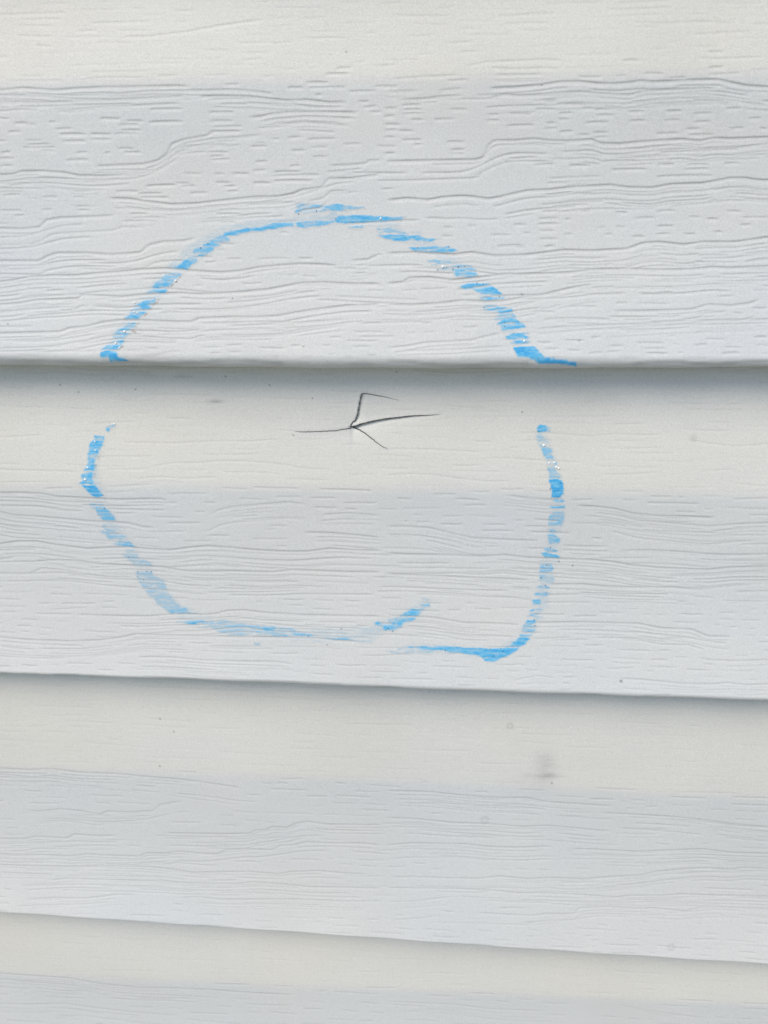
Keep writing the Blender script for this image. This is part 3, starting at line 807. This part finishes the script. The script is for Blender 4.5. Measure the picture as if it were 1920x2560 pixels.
def spots(name, pts, rpx, col, B, parent, mat, off=.00008):
    """tiny domed flecks sitting on the board, one mesh each"""
    P, _, q, u, v, ny, nz_, nvis = B
    uf, vf = u[:nvis].ravel(), v[:nvis].ravel(); Pf = P[:nvis].reshape(-1, 3)
    n = 0
    for x, y in pts:
        i = np.argmin((uf - x) ** 2 + (vf - y) ** 2)
        if (uf[i] - x) ** 2 + (vf[i] - y) ** 2 > 16: continue
        c = Pf[i]; dist = (c - CAM) @ FWD; r = rpx * rng.uniform(.75, 1.2) * dist / FPX
        N = np.array([0, ny.ravel()[i], nz_.ravel()[i]]); T = np.array([1., 0, 0]); S_ = np.cross(N, T)
        co = []
        for rr, hh in ((1, -.3), (.95, .25), (.65, .62)):
            for a in range(9):
                t = a / 9 * 2 * math.pi; j = 1 + .12 * math.sin(3 * t + i)
                co.append(c + (T * math.cos(t) + S_ * math.sin(t)) * r * rr * j + N * (r * hh + off))
        co.append(c + N * (r * .75 + off)); f = []
        for k in range(2):
            for a in range(9): f.append((k * 9 + a, k * 9 + (a + 1) % 9, k * 9 + 9 + (a + 1) % 9, k * 9 + 9 + a))
        me_f = np.array(f)
        tri = np.array([(18 + a, 18 + (a + 1) % 9, 27, 27) for a in range(9)])
        me = bpy.data.meshes.new(name)
        me.from_pydata([tuple(p) for p in co], [], [tuple(int(t) for t in k) for k in me_f] + [tuple(int(t) for t in k[:3]) for k in tri])
        me.polygons.foreach_set('use_smooth', np.full(len(me.polygons), True))
        me.materials.append(mat); o = bpy.data.objects.new(name, me); C.objects.link(o); o.parent = parent
        n += 1
    return n

M_glint = bpy.data.materials.new('glint_fleck'); M_glint.use_nodes = True  # sparkling glints, painted as small bright white flecks
bb = M_glint.node_tree.nodes['Principled BSDF']; bb.inputs['Base Color'].default_value = (.99, .99, .99, 1); bb.inputs['Roughness'].default_value = .2
M_fleck = bpy.data.materials.new('dark_fleck'); M_fleck.use_nodes = True
bb = M_fleck.node_tree.nodes['Principled BSDF']; bb.inputs['Base Color'].default_value = (.06, .16, .27, 1); bb.inputs['Roughness'].default_value = .5

GROUP = 'horizontal vinyl siding courses on the wall'
SPEC = [  # top, fold, bottom, rows on bevel, rows on face, dense x range, step
    (E[0], F[0], E[1], 330, 520, 0.36e-3, .0034, .0022),
    (E[1], F[1], E[2], 310, 370, 0.38e-3, .0016, .0024),
    (E[2], F[2], E[3], 230, 290, 0.44e-3, .0016, .0042),
    (E[3], F[3], E[4], 190, 300, 0.50e-3, .0016, .0048)]
LAB = ['top white siding course carrying the arched upper half of the blue circle',
       'white siding course with a star-shaped crack and the lower half of the blue circle',
       'unmarked white siding course with a faint grey scuff, just below the circled one',
       'lowest white siding course, along the bottom of the picture']
boards = []
for i, (t, f, b, nb, nf, st, lr, dt_) in enumerate(SPEC):
    zl = (t(0.0), b(0.0)); zb = b(0.0)
    vt = 2700 if i == 3 else EDGE[i + 1][1]
    xs = [unproj(uu_, vt, DE)[0] for uu_ in (-50, 1970)]
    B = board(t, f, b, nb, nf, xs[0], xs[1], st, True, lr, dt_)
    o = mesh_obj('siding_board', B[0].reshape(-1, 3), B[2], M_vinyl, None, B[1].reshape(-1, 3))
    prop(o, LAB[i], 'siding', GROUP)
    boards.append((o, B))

o1, B1 = boards[0]; o2, B2 = boards[1]
film('marker_line', 'a', B1, o1, 'blue arched marker line')
film('marker_line', 'b', B2, o2, 'pale blue marker line curving down on the left and along the bottom', lo=40)
film('marker_line', 'c', B2, o2, 'blue marker line running down on the right with a hooked end', lo=40)
for o, B in (boards[0], boards[1]):
    lo_, hi_ = (0, 915) if o is o1 else (930, 1760)
    spots('glint_fleck', [p for p in WHITE if lo_ < p[1] < hi_], 2.7, None, B, o, M_glint)
    spots('dark_fleck', [p for p in DARK if lo_ < p[1] < hi_], 1.4, None, B, o, M_fleck)

# the crack: a narrow dark gap following the split, laid in the pressed lips
def ribbon(pts, B, co, fa, off=0.00005):
    P, _, q, u, v, ny, nz_, nvis = B
    sub_u = u[:nvis]; sub_v = v[:nvis]
    m = (sub_u > 640) & (sub_u < 1200) & (sub_v > 930) & (sub_v < 1260)
    uf, vf = sub_u[m], sub_v[m]; Pf = P[:nvis][m]; nyf, nzf = ny[:nvis][m], nz_[:nvis][m]
    pts = np.array(pts); seg = np.hypot(*np.diff(pts[:, :2], axis=0).T); s = np.r_[0, np.cumsum(seg)]
    t = np.arange(0, s[-1] + .1, 1.6)
    X = np.interp(t, s, pts[:, 0]); Y = np.interp(t, s, pts[:, 1]); W = np.interp(t, s, pts[:, 2]) * .45
    k = np.hanning(7); k /= k.sum()
    X = np.convolve(np.pad(X, 3, mode='edge'), k, 'valid'); Y = np.convolve(np.pad(Y, 3, mode='edge'), k, 'valid')
    X += np.interp(t, np.linspace(0, s[-1], 40), rng.normal(0, .35, 40)); Y += np.interp(t, np.linspace(0, s[-1], 40), rng.normal(0, .35, 40))
    tx, ty = np.gradient(X), np.gradient(Y); L = np.hypot(tx, ty) + 1e-9
    nx_, ny_ = -ty / L, tx / L; base = len(co); raw = []
    for i in range(len(t)):
        for sg in (-1, 1):
            uu_, vv_ = X[i] + sg * nx_[i] * W[i], Y[i] + sg * ny_[i] * W[i]
            d2 = (uf - uu_) ** 2 + (vf - vv_) ** 2; j = np.argpartition(d2, 24)[:24]; ww = 1 / (d2[j] + 4); ww /= ww.sum()
            # position on the surface along the exact ray, at the local depth
            raw.append((uu_, vv_, -(Pf[j, 1] @ ww)))
    dl = np.array([r_[2] for r_ in raw]); dl = np.maximum(dl[0::2], dl[1::2])
    kk = np.hanning(13); kk /= kk.sum(); dl = np.convolve(np.pad(dl, 6, mode='edge'), kk, 'valid') + .00012
    for i_, (a_, b_, _) in enumerate(raw): co.append(unproj(a_, b_, dl[i_ // 2] + off))
    for i in range(len(t) - 1): fa.append((base + 2 * i, base + 2 * i + 1, base + 2 * i + 3, base + 2 * i + 2))
co, fa = [], []
for j, k in enumerate(('right', 'upper', 'top', 'lower', 'left')): ribbon(CR[k], B2, co, fa, .00008 + j * .000012)
mesh_obj('crack', np.array(co), np.array(fa), M_dark, o2, None)['label'] = 'dark star-shaped crack with four thin arms'

# courses outside the picture, coarser
for k in (1, 2, 3):
    dz = EXPO * k
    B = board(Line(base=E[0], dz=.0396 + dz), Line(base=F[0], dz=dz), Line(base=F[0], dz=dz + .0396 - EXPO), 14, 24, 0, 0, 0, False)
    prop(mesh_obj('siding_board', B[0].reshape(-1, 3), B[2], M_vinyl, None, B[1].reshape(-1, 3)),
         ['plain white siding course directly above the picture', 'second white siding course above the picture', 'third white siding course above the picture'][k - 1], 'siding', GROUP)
for k in (1, 2, 3, 4):
    dz = -EXPO * (k - 1)
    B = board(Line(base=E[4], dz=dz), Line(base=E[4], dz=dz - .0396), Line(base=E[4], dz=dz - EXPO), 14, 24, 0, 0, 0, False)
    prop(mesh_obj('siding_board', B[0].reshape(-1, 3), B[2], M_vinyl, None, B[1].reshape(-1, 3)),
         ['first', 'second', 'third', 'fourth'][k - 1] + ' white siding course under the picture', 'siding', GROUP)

# ------------------------------------------------------------------ wall body behind the boards, lawn
def box(x0, x1, y0, y1, z0, z1):
    co = np.array([(x, y, z) for x in (x0, x1) for y in (y0, y1) for z in (z0, z1)], float)
    f = np.array([(0, 1, 3, 2), (4, 6, 7, 5), (0, 4, 5, 1), (2, 3, 7, 6), (0, 2, 6, 4), (1, 5, 7, 3)])
    return co, f
co, f = box(-1.14, 1.14, 0.001, 0.15, 0.3, 2.6)
prop(mesh_obj('wall', co, f, M_sheath, smooth=False), 'plain sheathed house wall behind the white siding', 'wall', kind='structure')
co = np.array([(-300, -300, 0), (300, -300, 0), (300, 300, 0), (-300, 300, 0)], float)
prop(mesh_obj('ground', co, np.array([(0, 1, 2, 3)]), M_grass, smooth=False), kind='structure')
